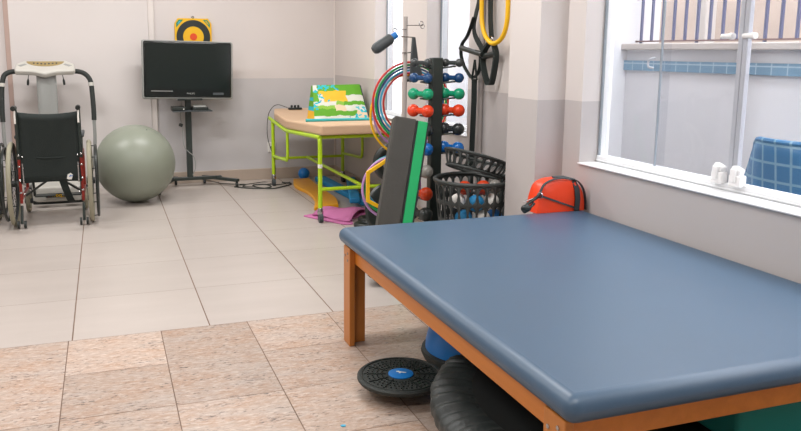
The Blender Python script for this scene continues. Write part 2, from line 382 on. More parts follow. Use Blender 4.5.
# backrest faces the wall (+X); its back is toward the window
bk = MB(); n = 14
rows = []
for i in range(n+1):
    u = -1+2*i/n
    xx = 2.92+.035*(1-abs(u)**2)*-1+.05*abs(u)**3
    zt = .895-.05*max(0, (abs(u)-.6)/.4)**2
    half = .20
    rows.append((xx, u, zt))
vs = []
for (xx, u, zt) in rows:
    for t in range(9):
        z = .42+(zt-.42)*t/8; wd = .195+.07*min(1, (zt-z)/.18)
        vs.append((xx+.06*(1-t/8), -.98+u*wd, z))
fs = [(i*9+t, (i+1)*9+t, (i+1)*9+t+1, i*9+t+1) for i in range(n) for t in range(8)]
bk.add(vs, fs).build('backrest', 'chair', oc, solid=.014)
rim = [Vector(vs[i*9+8]) for i in range(n+1)]
MB().tube([vs[t] for t in range(8)]+rim+[vs[n*9+t] for t in range(7, -1, -1)], .012).build('backrest_rim', 'chair', oc)
MB().b(2.99, 3.38, -1.2, -.76, .40, .43).build('seat', 'blue', oc, bevel=.02)
for (x, yy) in ((3.0, -1.19), (3.0, -.77), (3.36, -1.19), (3.36, -.77)):
    MB().tube([(x, yy, .41), (x+(.03 if x > 3.1 else -.05), yy+(.03 if yy > -1 else -.03), 0)], [.02, .014]).build('leg', 'blue', oc)

# ================================================================== TREATMENT TABLE
tt = thing('treatment_table', (1.77, -1.21, 0), 'large low treatment table with blue vinyl top and orange wooden frame', 'table')
bm = MB(); bm.b(1.128, 2.392, -2.108, -.312, .435, .505)
top = bm.build('cushion_top', 'navy', tt, bevel=.034, seg=6)
MB().b(1.165, 1.195, -2.03, -.37, .367, .437).build('side_rail', 'wood', tt, bevel=.003)
MB().b(2.335, 2.365, -2.03, -.37, .367, .437).build('side_rail', 'wood', tt, bevel=.003)
MB().b(1.165, 2.365, -2.06, -2.035, .367, .437).build('end_rail', 'wood', tt, bevel=.003)
MB().b(1.195, 2.335, -.40, -.375, .367, .437).build('end_rail', 'wood', tt, bevel=.003)
for (y0, y1, yb) in ((-.455, -.37, -.375), (-2.075, -1.985, -2.03)):
    for sx in (0, 1):
        x0, x1 = (1.14, 1.165) if sx == 0 else (2.365, 2.39)
        m_ = MB().b(x0, x1, y0, y1, 0, .437)
        a, c = (1.1655, 1.225) if sx == 0 else (2.305, 2.3645)
        yb0 = y1-.045 if y0 > -1 else y0+.02
        m_.b(a, c, yb0, yb0+.024, 0, .366)
        lg = m_.build('leg', 'woodv', tt, smooth=False, bevel=.003)
        xf = x0-.0005 if sx == 0 else x1+.0005
        for (dy, dz) in ((.3, .41), (.75, .395), (.3, .38)):
            MB().lathe([(0, -.002), (.006, -.002), (.006, .002), (0, .002)], (xf, y0+dy*(y1-y0), dz), 12, ry(PI/2)).build('screw', 'steel', lg)

# balance board
bc = Vector((1.188, -.94, 0))
bb = thing('balance_board', bc, 'round black balance board with blue centre on the granite floor', 'balance board')
R_ = .164
MB().lathe([(0, .035), (.06, .035), (.13, .044), (R_-.004, .053), (R_, .059), (R_, .067), (R_-.007, .073), (.144, .071), (.06, .071), (0, .071)], bc, 64).build('disc', 'blkm', bb)
MB().lathe([(0, 0), (.03, .001), (.06, .010), (.085, .025), (.095, .0405), (0, .0405)], bc, 32).build('rocker', 'blk', bb)
MB().lathe([(0, .0715), (.047, .0715), (.047, .0745), (.038, .077), (0, .0785)], bc, 36).build('hub_cap', 'blue', bb)
for i in range(12):
    a = 2*PI*i/12+.2
    MB().ob(bc+Vector((math.cos(a)*.098, math.sin(a)*.098, .0725)), (.082, .004, .004), rz(a)).build('rib', 'blk', bb, smooth=False)
MB().ring(bc+Vector((0, 0, .0722)), .147, .003, n=56, m=6).build('outer_ridge', 'blk', bb)
nb = MB()
for i in range(84):
    a = 2*PI*i/84+.02
    for rr in (.072, .090, .108, .126):
        if (i+int(rr*1000)//18) % 2: nb.ob(bc+Vector((math.cos(a)*rr, math.sin(a)*rr, .0725)), (.005, .005, .005), rz(a))
o_ = nb.build('grip_studs', 'blk', bb, smooth=False); o_['kind'] = 'stuff'
lg = MB().prism([(-.016, .010), (-.006, .013), (-.004, .006), (.02, -.004), (.018, -.008), (.002, -.003), (-.004, -.009), (-.009, -.007), (-.006, .001), (-.016, .005)], 0, .0012, rz(-.2), bc+Vector((0, 0, .0782)))
lg.build('logo', 'wht', bb, smooth=False)

# mini trampoline
tc_ = Vector((1.69, -1.61, 0))
tr = thing('mini_trampoline', tc_, 'black mini trampoline with pleated skirt lying under the blue table', 'trampoline')
RO = .62
sk = MB(); n = 420
prof = [(.487, .214), (.52, .218), (.56, .214), (.592, .208), (RO-.006, .196), (RO, .18), (RO-.004, .15)]
rows = []
for i in range(n):
    a = 2*PI*i/n; ph = math.sin(a*38+2.6*math.sin(a*5)+1.6*math.sin(a*13))*(.5+.3*math.sin(a*9+1))+.35*math.sin(a*87+2*math.sin(a*11))
    rows.append([sk.bm.verts.new(tc_+Vector((math.cos(a)*(r+(.004*ph if k > 3 else 0)), math.sin(a)*(r+(.004*ph if k > 3 else 0)), z+(.013*ph*math.sin(PI*min(k, 5)/5.5)))) ) for k, (r, z) in enumerate(prof)])
for i in range(n):
    A, B = rows[i], rows[(i+1) % n]
    for k in range(len(prof)-1): sk.bm.faces.new((A[k], B[k], B[k+1], A[k+1]))
sk.build('skirt', 'pleat', tr, angle=70)
MB().lathe([(0, .206), (.5, .21), (.5, .214), (0, .21)], tc_, 64).build('jumping_mat', 'mesh', tr)
MB().ring(tc_+Vector((0, 0, .175)), .59, .014, n=64, m=10).build('rim', 'steel', tr)
for i in range(6):
    a = 2*PI*i/6+math.radians(199)
    d = Vector((math.cos(a), math.sin(a), 0))
    L_ = MB().tube([tc_+d*.585+Vector((0, 0, .17)), tc_+d*.585+Vector((0, 0, .02))], .013).build('leg', 'gold' if i == 0 else 'steel', tr)
    MB().lathe([(0, 0), (.017, 0), (.017, .03), (0, .03)], tc_+d*.585, 14).build('foot_cap', 'blk', L_)

# half ball balance trainer
hc = Vector((1.585, -.735, 0))
hb = thing('half_ball_trainer', hc, 'blue half-ball balance trainer with black base under the table', 'balance trainer')
MB().lathe([(0, .0), (.17, 0), (.2, .012), (.21, .034), (.207, .046), (.195, .05), (0, .05)], hc, 44).build('base', 'blkm', hb)
MB().lathe([(.192, .0505)]+[(.192*math.cos(t), .0505+.21*math.sin(t)) for t in [PI/2*i/10 for i in range(1, 10)]]+[(0, .2605)], hc, 44).build('dome', 'blue', hb)

tag(MB().b(1.74, 2.24, -1.99, -1.62, .222, .35).build('foam_cushion', 'teal', bevel=.015, seg=3, org=(2.0, -1.8, .222)), 'teal foam cushion lying on the mini trampoline under the table', 'cushion')
tag(MB().prism([(0, .006), (.01, .002), (.006, -.008), (-.006, -.006), (-.009, .003)], 0, .003, c=(.904, -1.125, 0)).build('paper_scrap', 'cyan', org=(.904, -1.125, 0)), 'tiny light blue scrap lying on the granite floor', 'scrap')

# ================================================================== ORANGE BAG
bagc = Vector((2.2535, -.325, .506))
bag = thing('bag', bagc, 'orange-red zip bag with dark straps on far end of blue table', 'bag')
def bag_outline():
    P = [(-.146, 0), (-.126, .09), (-.10, .138), (-.04, .158), (.055, .152), (.103, .118), (.126, .06), (.131, 0)]
    return [(p.x, p.y) for p in cat_pts([(x, y, 0) for x, y in P], 4)]
ol = bag_outline()
bd = MB(); n = len(ol); layers = [(-.055, .90), (-.05, .97), (-.03, 1.0), (.03, 1.0), (.05, .97), (.055, .90)]
rows = [[bd.bm.verts.new(bagc+Vector((x*s, yy+.03, z*s+(0 if z > 0 else 0)))) for x, z in ol] for yy, s in layers]
for A, B in zip(rows, rows[1:]):
    for i in range(n): bd.bm.faces.new((A[i], A[(i+1) % n], B[(i+1) % n], B[i]))
bd.bm.faces.new(rows[0]); bd.bm.faces.new(rows[-1][::-1])
bd.build('body', 'red', bag, angle=35)
st = [(x*1.015, z*1.015+.002) for x, z in ol]
MB().ribbon([bagc+Vector((x, -.022, z)) for x, z in st[4:]], (0, 1, 0), .016, .004).build('zip_band', 'dgrey', bag)
MB().ribbon([bagc+Vector(p) for p in ((.078, -.0295, .002), (.080, -.0305, .06), (.075, -.0295, .105), (.060, -.018, .149), (.02, .01, .163), (-.03, .03, .164))], (1, 0, .0), .028, .004).build('strap', 'dgrey', bag)
MB().ribbon([bagc+Vector(p) for p in ((-.122, -.0285, .085), (-.04, -.03, .055), (.03, -.03, .030), (.068, -.0295, .016))], (0, 0, 1), .009, .003).build('zip', 'dgrey', bag)
hd = MB(); hd.tube(cat_pts([bagc+Vector(p) for p in ((-.122, -.02, .10), (-.14, -.03, .086), (-.17, -.035, .07), (-.205, -.04, .05), (-.225, -.045, .030), (-.22, -.045, .018), (-.195, -.042, .032), (-.165, -.035, .054))]), .008)
hd.sph(bagc+Vector((-.212, -.044, .034)), .026, 16, (1.1, .5, .75)); hd.build('handle', 'blk', bag)
MB().ring(bagc+Vector((-.13, -.028, .088)), .013, .003, (1, .6, 0), 18, 6).tube([bagc+Vector((-.14, -.03, .083)), bagc+Vector((-.222, -.04, .066))], .003).build('buckle', 'steel', bag)

# ================================================================== DUMBBELL RACK
PX, PY = 2.078, .785
rk = thing('dumbbell_rack', (PX, PY, 0), 'black upright dumbbell rack post beside the window wall', 'rack')
MB().b(PX-.036, PX+.036, PY-.03, PY+.03, .03, 1.232).build('post', 'frm', rk, bevel=.006)
MB().b(PX-.19, PX+.19, PY-.16, PY+.16, 0, .03).build('base_plate', 'frm', rk, bevel=.01)
ROWS = [('black', 'small black', 1.202, .0255, 'top row'), ('navy', 'navy blue', 1.113, .030, 'second row'), ('green', 'green', 1.018, .035, 'third row'),
        ('red', 'orange-red', .918, .038, 'fourth row'), ('charcoal', 'glossy black', .805, .038, 'fifth row'), ('blue', 'bright blue', .690, .039, 'sixth row'),
        ('gray', 'grey', .555, .041, 'seventh row'), ('brick', 'brick red', .418, .042, 'eighth row'), ('jet', 'large black', .292, .044, 'bottom row')]
for i, (key, nm, z, r, rn) in enumerate(ROWS):
    br = r*.5
    for sx in (-1, 1):
        cx = PX-.112 if sx < 0 else PX+.092
        # a cradle peg reaching under the handle
        MB().tube([(PX+sx*.03, PY, z-br-.02), (cx, PY-.035, z-br-.009), (cx+sx*.0, PY-.075, z-br-.007)], .006).build('peg', 'frm', rk)
    for sx in (-1, 1):
        if sx > 0 and i > 5: continue
        cx = PX-.112 if sx < 0 else PX+.092; cy = PY-.035
        side = 'left' if sx < 0 else 'right'
        d = Vector((.026+.002*(i > 1), -.041, 0)); c = Vector((cx, cy, z))
        db = thing('dumbbell', c, '%s vinyl dumbbell in the %s on the %s side of the rack' % (nm, rn, side), 'dumbbell', 'dumbbells on the rack')
        q = d.normalized().to_track_quat('Z', 'Y').to_matrix(); L = d.length
        MB().lathe([(0, -L), (br*.9, -L), (br, -L*.4), (br, L*.4), (br*.9, L), (0, L)], c, 16, q).build('handle', 'db_'+key, db)
        for s_ in (-1, 1): MB().sph(c+d*s_, r, 24).build('weight_head', 'db_'+key, db)

# ================================================================== FOAM BLOCK
ang = math.radians(13)
def pt(x, z): return Vector((x, .42, z))
axis = Vector((1.737-1.49, .14, .905-0)); 
base_c = Vector((1.575, .33, 0)); topc = Vector((1.768, .47, .862))
uz = (topc-base_c).normalized(); ux = rz(-ang)@Vector((1, 0, 0)); ux = (ux-uz*ux.dot(uz)).normalized(); uy = uz.cross(ux)
Rm = Matrix((ux, uy, uz)).transposed(); Lb = (topc-base_c).length
fb = thing('foam_block', base_c, 'tall grey and green layered foam block leaning beside the dumbbell rack', 'foam block')
mid = (base_c+topc)/2+uz*.035
MB().ob(mid-ux*.02, (.125, .125, Lb), Rm).build('grey_layer', 'eva', fb, bevel=.01)
MB().ob(mid+ux*.047, (.009, .12, Lb-.012), Rm).build('dark_layer', 'blkf', fb, bevel=.002)
MB().ob(mid+ux*.0785, (.054, .118, Lb-.012), Rm).build('green_layer', 'evag', fb, bevel=.004)
MB().ob(mid+ux*.110, (.009, .12, Lb-.012), Rm).build('dark_layer', 'blkf', fb, bevel=.002)

# ================================================================== HANGING STAND WITH HOOPS
SX, SY = 2.005, 1.10
hs = thing('equipment_stand', (SX, SY, 0), 'tall slim grey metal stand with wire hooks beside the dumbbell rack', 'stand')
MB().tube([(SX, SY, .02), (SX, SY, 1.484)], .0125, 12).build('pole', 'greyp', hs)
MB().lathe([(0, 0), (.15, 0), (.15, .012), (.03, .022), (0, .022)], (SX, SY, 0), 32).build('base_plate', 'greyp', hs)
for (dx, z, s_) in ((-1, 1.405, .06), (1, 1.43, .085)):
    e = Vector((SX+dx*s_, SY-.02, z))
    MB().tube([(SX, SY-.012, z), (SX+dx*.03, SY-.02, z), e], .003, 6).ring(e+Vector((dx*.012, 0, .012)), .014, .0028, (0, 1, 0), 18, 6).ring(e+Vector((dx*.02, -.004, -.006)), .012, .0028, (.3, 1, 0), 18, 6).build('wire_hook', 'steel', hs)
MB().tube([(SX-.045, SY-.03, 1.36), (SX+.045, SY-.03, 1.355)], .004, 6).tube([(SX-.03, SY-.018, 1.258), (SX+.04, SY-.018, 1.262)], .004, 6).build('cross_pin', 'steel', hs)
# arm that carries the hoops
MB().tube([(SX, SY+.01, 1.085), (SX+.066, SY+.04, 1.085), (SX+.095, SY+.18, 1.10)], .011, 8).build('hoop_arm', 'frm', hs)
MB().tube([(SX, SY-.01, .592), (SX-.09, SY-.08, .592), (SX-.145, SY-.19, .600)], .007, 8).build('ring_arm', 'frm', hs)
# padded roller lying in the top hooks
pr = thing('padded_handle', (SX-.14, SY-.03, 1.33), 'grey padded handle with blue collar held at top of the stand', 'handle')
a0, a1 = Vector((1.786, SY-.035, 1.277)), Vector((1.9, SY-.035, 1.352))
dd = (a1-a0).normalized(); q = dd.to_track_quat('Z', 'Y').to_matrix(); Lr = (a1-a0).length
MB().lathe([(0, -.016), (.022, -.011), (.032, .004), (.036, .02), (.033, Lr-.01), (.024, Lr), (0, Lr)], a0, 20, q).build('pad', 'gpad', pr)
MB().tube([a1+dd*.002, a1+dd*.035], .021, 16).build('collar', 'blue', pr)
tag(MB().prism([(-.010, .125), (.008, .125), (.030, -.02), (.060, -.105), (.02, -.135), (-.024, -.16), (-.018, 0)], -.012, .012, FACE, (SX+.042, SY-.035, 1.232)).build('pad_wedge', 'gpad', bevel=.004, org=(SX+.045, SY-.035, 1.2)), 'dark grey tapered pad hanging upright on right of the stand pole', 'pad')
HO = [('hred', 'red', .264, 1.200, .007, .06, 'outermost of the hoops at top left of the stand', 0), ('hgreen', 'green', .247, 1.182, .0075, .078, 'just inside the red outer hoop', .004),
      ('hnavy', 'navy blue', .232, 1.164, .007, .096, 'third hoop in from the outside', .002), ('cyan', 'light blue', .214, 1.146, .007, .114, 'between navy and inner red hoops', .005),
      ('hred', 'dark red', .199, 1.128, .0065, .132, 'innermost and smallest of the hanging hoops', .012), ('lilac', 'lilac', .252, 1.13, .007, .150, 'hanging low behind the foam block', -.004),
      ('yel', 'yellow', .268, 1.115, .008, .168, 'hanging lowest at left of the hoop bundle', -.006)]
for i, (m_, nm, R, zt, r, dy, ds, dx) in enumerate(HO):
    c = Vector((SX+.068+dx+(dy-.06)*.3, SY+dy, zt-R))
    tag(MB().ring(c, R, r, (0, 1, .0), 72, 10).build('hula_hoop', m_, org=c), 'thin %s hula hoop, %s' % (nm, ds), 'hoop', 'hula hoops on the stand')
# smaller rings and hexagons low on the stand
hcx, hcy, hcz = 1.897, .90, .447
hx = MB(); Rh = .2
def hexring(c, R, r, ax, rot0):
    P = [(math.cos(PI/3*i+rot0)*R, math.sin(PI/3*i+rot0)*R) for i in range(6)]; Pi = [(x*(R-r)/R, y*(R-r)/R) for x, y in P]
    m_ = MB(); q = FACE
    vs = []
    for z in (-.008, .008):
        for p in (P, Pi): vs += [Vector(c)+rz(ax)@(q@Vector((x, y, z))) for x, y in p]
    fs = []
    for i in range(6):
        j = (i+1) % 6
        fs += [(i, j, 6+j, 6+i), (12+i, 18+i, 18+j, 12+j), (i, 12+i, 12+j, j), (6+i, 6+j, 18+j, 18+i)]
    return m_.add(vs, fs)
tag(hexring((1.848, .925, .443), .19, .028, .03, PI/2).build('hexagon_ring', 'yel', smooth=False, bevel=.004, org=(1.848, .925, .443)), 'yellow hexagonal agility ring hanging behind the foam block', 'agility ring')
RG = [('lilac', 'lilac', .193, .952, 'largest of the low rings behind the hexagon'), ('hgreen', 'green', .182, .974, 'between lilac ring and yellow hexagon'), ('bluel', 'blue', .168, .995, 'nested inside the green ring')]
for m_, nm, R, yy, ds in RG:
    c = Vector((1.864+(yy-.952)*.3, yy, .607-R+.0085))
    tag(MB().ring(c, R, .0085, (0, 1, 0), 64, 10).build('training_ring', m_, org=c), 'round %s training ring, %s' % (nm, ds), 'ring', 'training rings low on the stand')
c = Vector((2.01, 1.36, .19))
dq = Vector((.1, -1, .2)).normalized().to_track_quat('Z', 'Y').to_matrix()
tag(MB().lathe([(0, -.02), (.1, -.022), (.155, -.03), (.18, -.02), (.19, 0), (.18, .02), (.155, .03), (.1, .022), (0, .02)], c, 40, dq).build('balance_disc', 'blk', org=c), 'big round black disc leaning behind the yellow hexagonal ring', 'disc')
c = Vector((2.03, 1.395, .517))
tag(MB().ring(c, .10, .036, (0, 1, .1), 40, 12).build('inner_tube', 'blk', org=c), 'thick glossy black rubber ring above the coloured rings', 'tube')
for k, (x, yy, z, ds) in enumerate(((1.93, 1.66, .0, 'nearer of two flat black rings on floor by the pink mat'), (2.02, 1.84, .0, 'farther of two flat black rings on floor by the pink mat'))):
    tag(MB().ring((x, yy, .022), .062, .022, (0, 0, 1), 32, 10).build('grip_ring', 'blk', org=(x, yy, 0)), ds, 'ring', 'flat black rings on the floor')

# ================================================================== BASKETS
def lattice(c, r0, r1, h, cols, rows_, rot=None, z0=.0):
    m_ = MB(); R = rot if rot is not None else Matrix.Identity(3); c = Vector(c)
    def P(u, v):
        a = 2*PI*u/cols; t = v/rows_; r = r0+(r1-r0)*t
        return c+R@Vector((r*math.cos(a), r*math.sin(a), z0+(h-z0)*t))
    O8 = [(0, 0), (.5, 0), (1, 0), (1, .5), (1, 1), (.5, 1), (0, 1), (0, .5)]
    for i in range(cols):
        for j in range(rows_):
            inn = [(.5+.30*math.cos(t)*1.05, .5+.40*math.sin(t)*1.0) for t in [math.radians(x) for x in (225, 270, 315, 0, 45, 90, 135, 180)]]
            inn = [(.5+max(-.40, min(.40, (x-.5)*1.25)), .5+max(-.43, min(.43, (yv-.5)*1.1))) for x, yv in inn]
            vs = [P(i+x, j+yv) for x, yv in O8]+[P(i+x, j+yv) for x, yv in inn]
            m_.add(vs, [(k, (k+1) % 8, 8+(k+1) % 8, 8+k) for k in range(8)])
    bmesh.ops.remove_doubles(m_.bm, verts=m_.bm.verts, dist=.0005)
    return m_
BC = Vector((2.170, .432, 0))
bk = thing('laundry_basket', BC, 'round charcoal plastic basket with oval holes between rack and wall', 'basket')
lattice(BC, .165, .222, .535, 26, 5).build('wall', 'bask', bk, solid=.003, angle=30)
MB().lathe([(0, .004), (.165, .004), (.165, .012), (0, .012)], BC, 30).build('bottom', 'bask', bk)
MB().ring(BC+Vector((0, 0, .545)), .2225, .0115, n=56, m=10).build('rim', 'bask', bk)
c2 = Vector((2.195, .49, .576)); q2 = ry(math.radians(18))@rx(math.radians(-5))
b2 = thing('laundry_basket', c2, 'smaller charcoal plastic basket resting tilted on the round basket rim', 'basket')
lattice(c2, .16, .19, .085, 24, 1, q2, .01).build('wall', 'bask', b2, solid=.003, angle=30)
MB().ring(c2+q2@Vector((0, 0, .09)), .191, .009, n=52, m=8, ax=q2@Vector((0, 0, 1))).build('rim', 'bask', b2)
MB().ring(c2+q2@Vector((0, 0, .005)), .16, .008, n=52, m=8, ax=q2@Vector((0, 0, 1))).build('base_hoop', 'bask', b2)
BALLS = [((-.09, -.10), .09, .055, 'wht', 'white'), ((.03, -.12), .085, .055, 'bluel', 'blue'), ((-.02, .02), .10, .06, 'wht', 'second white'), ((.11, -.02), .09, .055, 'brick', 'red'),
         ((-.10, -.085), .34, .050, 'bluel', ''), ((-.01, -.13), .34, .050, 'wht', ''), ((.085, -.10), .34, .046, 'blue', ''),
         ((-.125, -.06), .435, .044, 'wht', ''), ((-.045, -.125), .43, .048, 'bluel', ''), ((.05, -.125), .435, .046, 'wht', ''),
         ((-.10, -.09), .515, .040, 'brick', ''), ((-.005, -.13), .518, .042, 'brick', ''), ((.085, -.10), .515, .040, 'gray', '')]
names = ['white ball at the bottom left in the basket', 'blue ball at the front bottom of the basket', 'white ball at the middle bottom of the basket', 'brick red ball at the right bottom of the basket',
         'pale blue ball at left in the lower visible row of the basket', 'white ball in the middle of the lower visible row in the basket', 'bright blue ball at right in the lower visible row of the basket',
         'white ball at the left edge of the middle row in the basket', 'pale blue ball in the middle row at the basket front', 'white ball at right in the middle row of the basket',
         'brick red ball on top at the left of the basket', 'brick red ball on top at the middle of the basket front', 'grey ball on top at the right of the basket']
for ((dx, dy), z, r, m_, _), nm in zip(BALLS, names):
    m2 = m_ if m_ in M else 'db_'+m_
    c = BC+Vector((dx, dy, z)); tag(MB().sph(c, r, 20).build('therapy_ball', m2, org=c), nm, 'ball', 'balls in the laundry basket')

# ================================================================== SUSPENSION STRAPS AND YELLOW TUBE ON THE WINDOW WALL
def YZ(x, l): return [Vector((x, a, b)) for a, b in l]
s1 = thing('suspension_trainer', (2.352, .78, 2.3), 'black suspension strap with wide loop handle, left of the two by the window', 'straps', 'straps on the window wall')
MB().ribbon(cat_pts(YZ(2.352, [(.782, 2.3), (.782, 1.7), (.782, 1.576), (.817, 1.495), (.84, 1.43), (.823, 1.369), (.753, 1.308), (.685, 1.262)])), (0, 1, .35), .04, .006).build('main_strap', 'blkf', s1)
MB().ribbon(cat_pts(YZ(2.338, [(.815, 1.475), (.894, 1.37), (.970, 1.315), (.982, 1.25), (.94, 1.185), (.867, 1.131), (.81, 1.108), (.735, 1.147), (.711, 1.219), (.72, 1.26)])), (1, 0, 0), .022, .007).build('foot_loop', 'blkf', s1)
MB().tube(YZ(2.325, [(.957, 1.291), (.665, 1.252)]), .0165, 12).build('hand_grip', 'blk', s1)
s2 = thing('strap', (2.32, .755, 1.16), 'long black strap hanging straight down below the two loop handles', 'strap')
MB().ribbon(YZ(2.32, [(.752, 1.10), (.749, .977), (.758, .73), (.765, .5), (.765, .03)]), (.85, -.5, 0), .033, .006).build('webbing', 'blkf', s2)
MB().ribbon(YZ(2.32, [(.752, 1.22), (.785, 1.10)]), (1, 0, 0), .012, .006).ribbon(YZ(2.32, [(.752, 1.22), (.72, 1.10)]), (1, 0, 0), .012, .006).ribbon(YZ(2.32, [(.785, 1.102), (.72, 1.102)]), (1, 0, 0), .012, .006).build('loop', 'blkf', s2)
s3 = thing('suspension_trainer', (2.362, .65, 2.3), 'black suspension strap with narrow loop handle hanging through the yellow tube', 'straps', 'straps on the window wall')
MB().ribbon(YZ(2.362, [(.66, 2.3), (.654, 1.569), (.647, 1.453), (.628, 1.348)]), (0, 1, 0), .05, .006).build('main_strap', 'blkf', s3)
MB().ring((2.355, .62, 1.34), .018, .004, (1, 0, 0), 20, 6).build('steel_ring', 'steel', s3)
MB().ribbon(cat_pts(YZ(2.345, [(.613, 1.325), (.673, 1.279), (.695, 1.219), (.678, 1.16), (.632, 1.088), (.60, 1.082), (.573, 1.093), (.542, 1.187), (.535, 1.256), (.563, 1.313)])), (1, 0, 0), .034, .014).build('foot_loop', 'blkf', s3)
MB().tube(YZ(2.345, [(.685, 1.240), (.535, 1.258)]), .019, 12).build('hand_grip', 'blk', s3)
yt = cat_pts(YZ(2.331, [(.70, 2.3), (.71, 1.8), (.704, 1.571), (.696, 1.454), (.666, 1.384), (.613, 1.336), (.55, 1.316), (.479, 1.329), (.424, 1.367), (.394, 1.433), (.388, 1.509), (.391, 1.6), (.42, 2.3)]))
tag(MB().tube(yt, .0135, 12).build('exercise_tube', 'yel', org=(2.325, .55, 2.3)), 'yellow exercise tube hanging in a loop on the window wall', 'tube')
hk = thing('wall_rail', (2.375, .65, 2.3), 'steel wall rail from which the straps and tube hang', 'rail')
MB().tube([(2.352, .36, 2.3), (2.352, .92, 2.3)], .012, 10).build('bar', 'steel', hk)
for yy in (.42, .88): MB().tube([(2.352, yy, 2.3), (2.4, yy, 2.3)], .01, 8).build('bracket', 'steel', hk)
tag(MB().tube([(2.382, .79, .0), (2.382, .79, 2.7)], .017, 12).build('wall_pipe', 'greyp', org=(2.382, .79, 0)), 'grey vertical pipe on the wall behind the hanging strap', 'pipe')

# ================================================================== GREEN TREATMENT BED
gb = thing('massage_bed', (2.0, 2.8, 0), 'beige padded massage bed on a lime green tubular frame', 'bed')
prof = [(1.885, .66, .735), (2.4, .632, .708), (3.0, .60, .676), (3.12, .602, .678), (3.5, .635, .706), (3.78, .65, .72)]
cu = MB(); X0, X1 = 1.665, 2.365
rows = [[cu.bm.verts.new(p) for p in ((X0+i_, y, zb), (X1-i_, y, zb), (X1-i_, y, zt), (X0+i_, y, zt))] for (y, zb, zt), i_ in zip(prof, (0, 0, 0, 0, .0, .06))]
for A, B in zip(rows, rows[1:]):
    for j in range(4): cu.bm.faces.new((A[j], A[(j+1) % 4], B[(j+1) % 4], B[j]))
cu.bm.faces.new(rows[0]); cu.bm.faces.new(rows[-1][::-1])
cu.build('cushion', 'bed', gb, bevel=.016, seg=4, angle=50)
TR = .0165
LX, RX, NY, FY = 1.672, 2.358, 1.94, 3.6
def under(y):
    for (a, za, _), (b_, zb, _) in zip(prof, prof[1:]):
        if a <= y <= b_: return za+(zb-za)*(y-a)/(b_-a)-TR-.002
    return prof[-1][1]
for x in (LX, RX):
    MB().tube(cat_pts([(x, NY, .09), (x, NY, .4), (x, NY, .58), (x, NY+.012, under(NY)-.012), (x, NY+.05, under(NY+.05)), (x, 2.5, under(2.5)), (x, 3.0, under(3.0))], 5), TR, 10).build('side_rail', 'lime', gb)
    MB().tube([(x, 3.0, under(3.0)), (x, 3.12, under(3.12)), (x, 3.76, under(3.76))], TR, 10).build('head_rail', 'lime', gb)
for x in (LX, RX):
    MB().tube([(x, FY, .09), (x, FY, under(FY))], TR, 10).build('leg', 'lime', gb)
    MB().tube(cat_pts([(x, FY, .285), (x, 3.1, .315), (x, 3.03, .325), (x, 3.0, .37), (x, 3.0, .5), (x, 3.0, under(3.0)-.01)], 5), .013, 10).build('side_loop', 'lime', gb)
MB().tube([(LX, FY, .26), (RX, FY, .26)], .013, 10).build('cross_rail', 'lime', gb)
MB().tube([(LX, NY, .25), (RX, NY, .255)], .014, 10).build('cross_rail', 'lime', gb)
MB().tube([(LX, NY+.05, under(NY+.05)), (RX, NY+.05, under(NY+.05))], .014, 10).build('cross_rail', 'lime', gb)
MB().tube([(LX, 3.0, under(3.0)), (RX, 3.0, under(3.0))], .014, 10).build('cross_rail', 'lime', gb)
MB().tube([(2.0, FY, .262), (2.01, NY, .258)], .014, 10).build('spine_rail', 'lime', gb)
for (x, y) in ((LX, NY), (RX, NY), (LX, FY), (RX, FY)):
    cs = MB().lathe([(0, .085), (.02, .085), (.02, .105), (.0175, .11), (0, .11)], (x, y, 0), 16).lathe([(0, .06), (.022, .062), (.024, .084), (0, .086)], (x, y, 0), 16).build('caster', 'steel', gb)
    MB().tube([(x-.014, y-.01, .034), (x+.014, y-.01, .034)], .034, 18).build('caster_wheel', 'gpad', cs)
    if (x, y) == (LX, NY): MB().tube([(x, y, .412), (x, y, .44)], .0185, 12).build('collar', 'wht', gb)

# wedge cushion on the bed: printed cover, each print colour a material of the one cover mesh
wg = thing('wedge_cushion', (2.1, 2.9, .69), 'patchwork green and yellow wedge cushion on the beige massage bed', 'cushion')
wz = .6865
PAL = ['#5a9e1e', '#e3b22a', '#cfd0c4', '#86b43c', '#dcc4a2', '#21b3c2', '#2b63ad']
PM = [mat('print_%d' % i, c_, .75, var=.05, scale=20) for i, c_ in enumerate(PAL)]
LEAF = []
for (u0, v0, n_, su, sv) in ((.27, .08, 16, .17, .075), (.47, .12, 3, .05, .06), (.19, .42, 6, .10, .12), (.06, .27, 5, .05, .10), (.9, .72, 9, .09, .07), (.86, .93, 6, .10, .05), (.05, .62, 5, .05, .1)):
    for k in range(n_): LEAF.append((u0+random.uniform(-su, su), v0+random.uniform(-sv, sv), random.uniform(.022, .05), random.uniform(.022, .05), random.uniform(0, PI)))
DOTS = [(.66, .93, .012), (.69, .96, .01), (.5, .15, .012), (.1, .52, .012), (.13, .47, .01), (.3, .97, .008), (.78, .95, .008)]
def patch_col(u, v):
    v += .012*math.sin(u*17)+.008*math.sin(u*41+1); u += .010*math.sin(v*23)
    for (a, b_, r_) in DOTS:
        if (u-a)**2+(v-b_)**2 < r_*r_*1.5: return 6
    for (a, b_, ru, rv, an) in LEAF:
        x = (u-a)*math.cos(an)+(v-b_)*math.sin(an); y = -(u-a)*math.sin(an)+(v-b_)*math.cos(an)
        if (x/ru)**2+(y/rv*2)**2 < 1: return 5
    if v < .19: return 2 if u < .09 else 0
    if v < .50: return 0 if u < .1 else (2 if u < .19 and v > .3 else (1 if u < .65 else (0 if v < .32 else 2)))
    if v < .61: return 2 if u < .43 else (3 if u < .58 else 0)
    if v < .77: return 3 if u < .40 and v < .7 else (0 if u < .40 else (4 if u < .60 else 2))
    if v < .90: return 0 if u < .8 else 4
    return 2 if u < .82 else 4
m_ = MB()
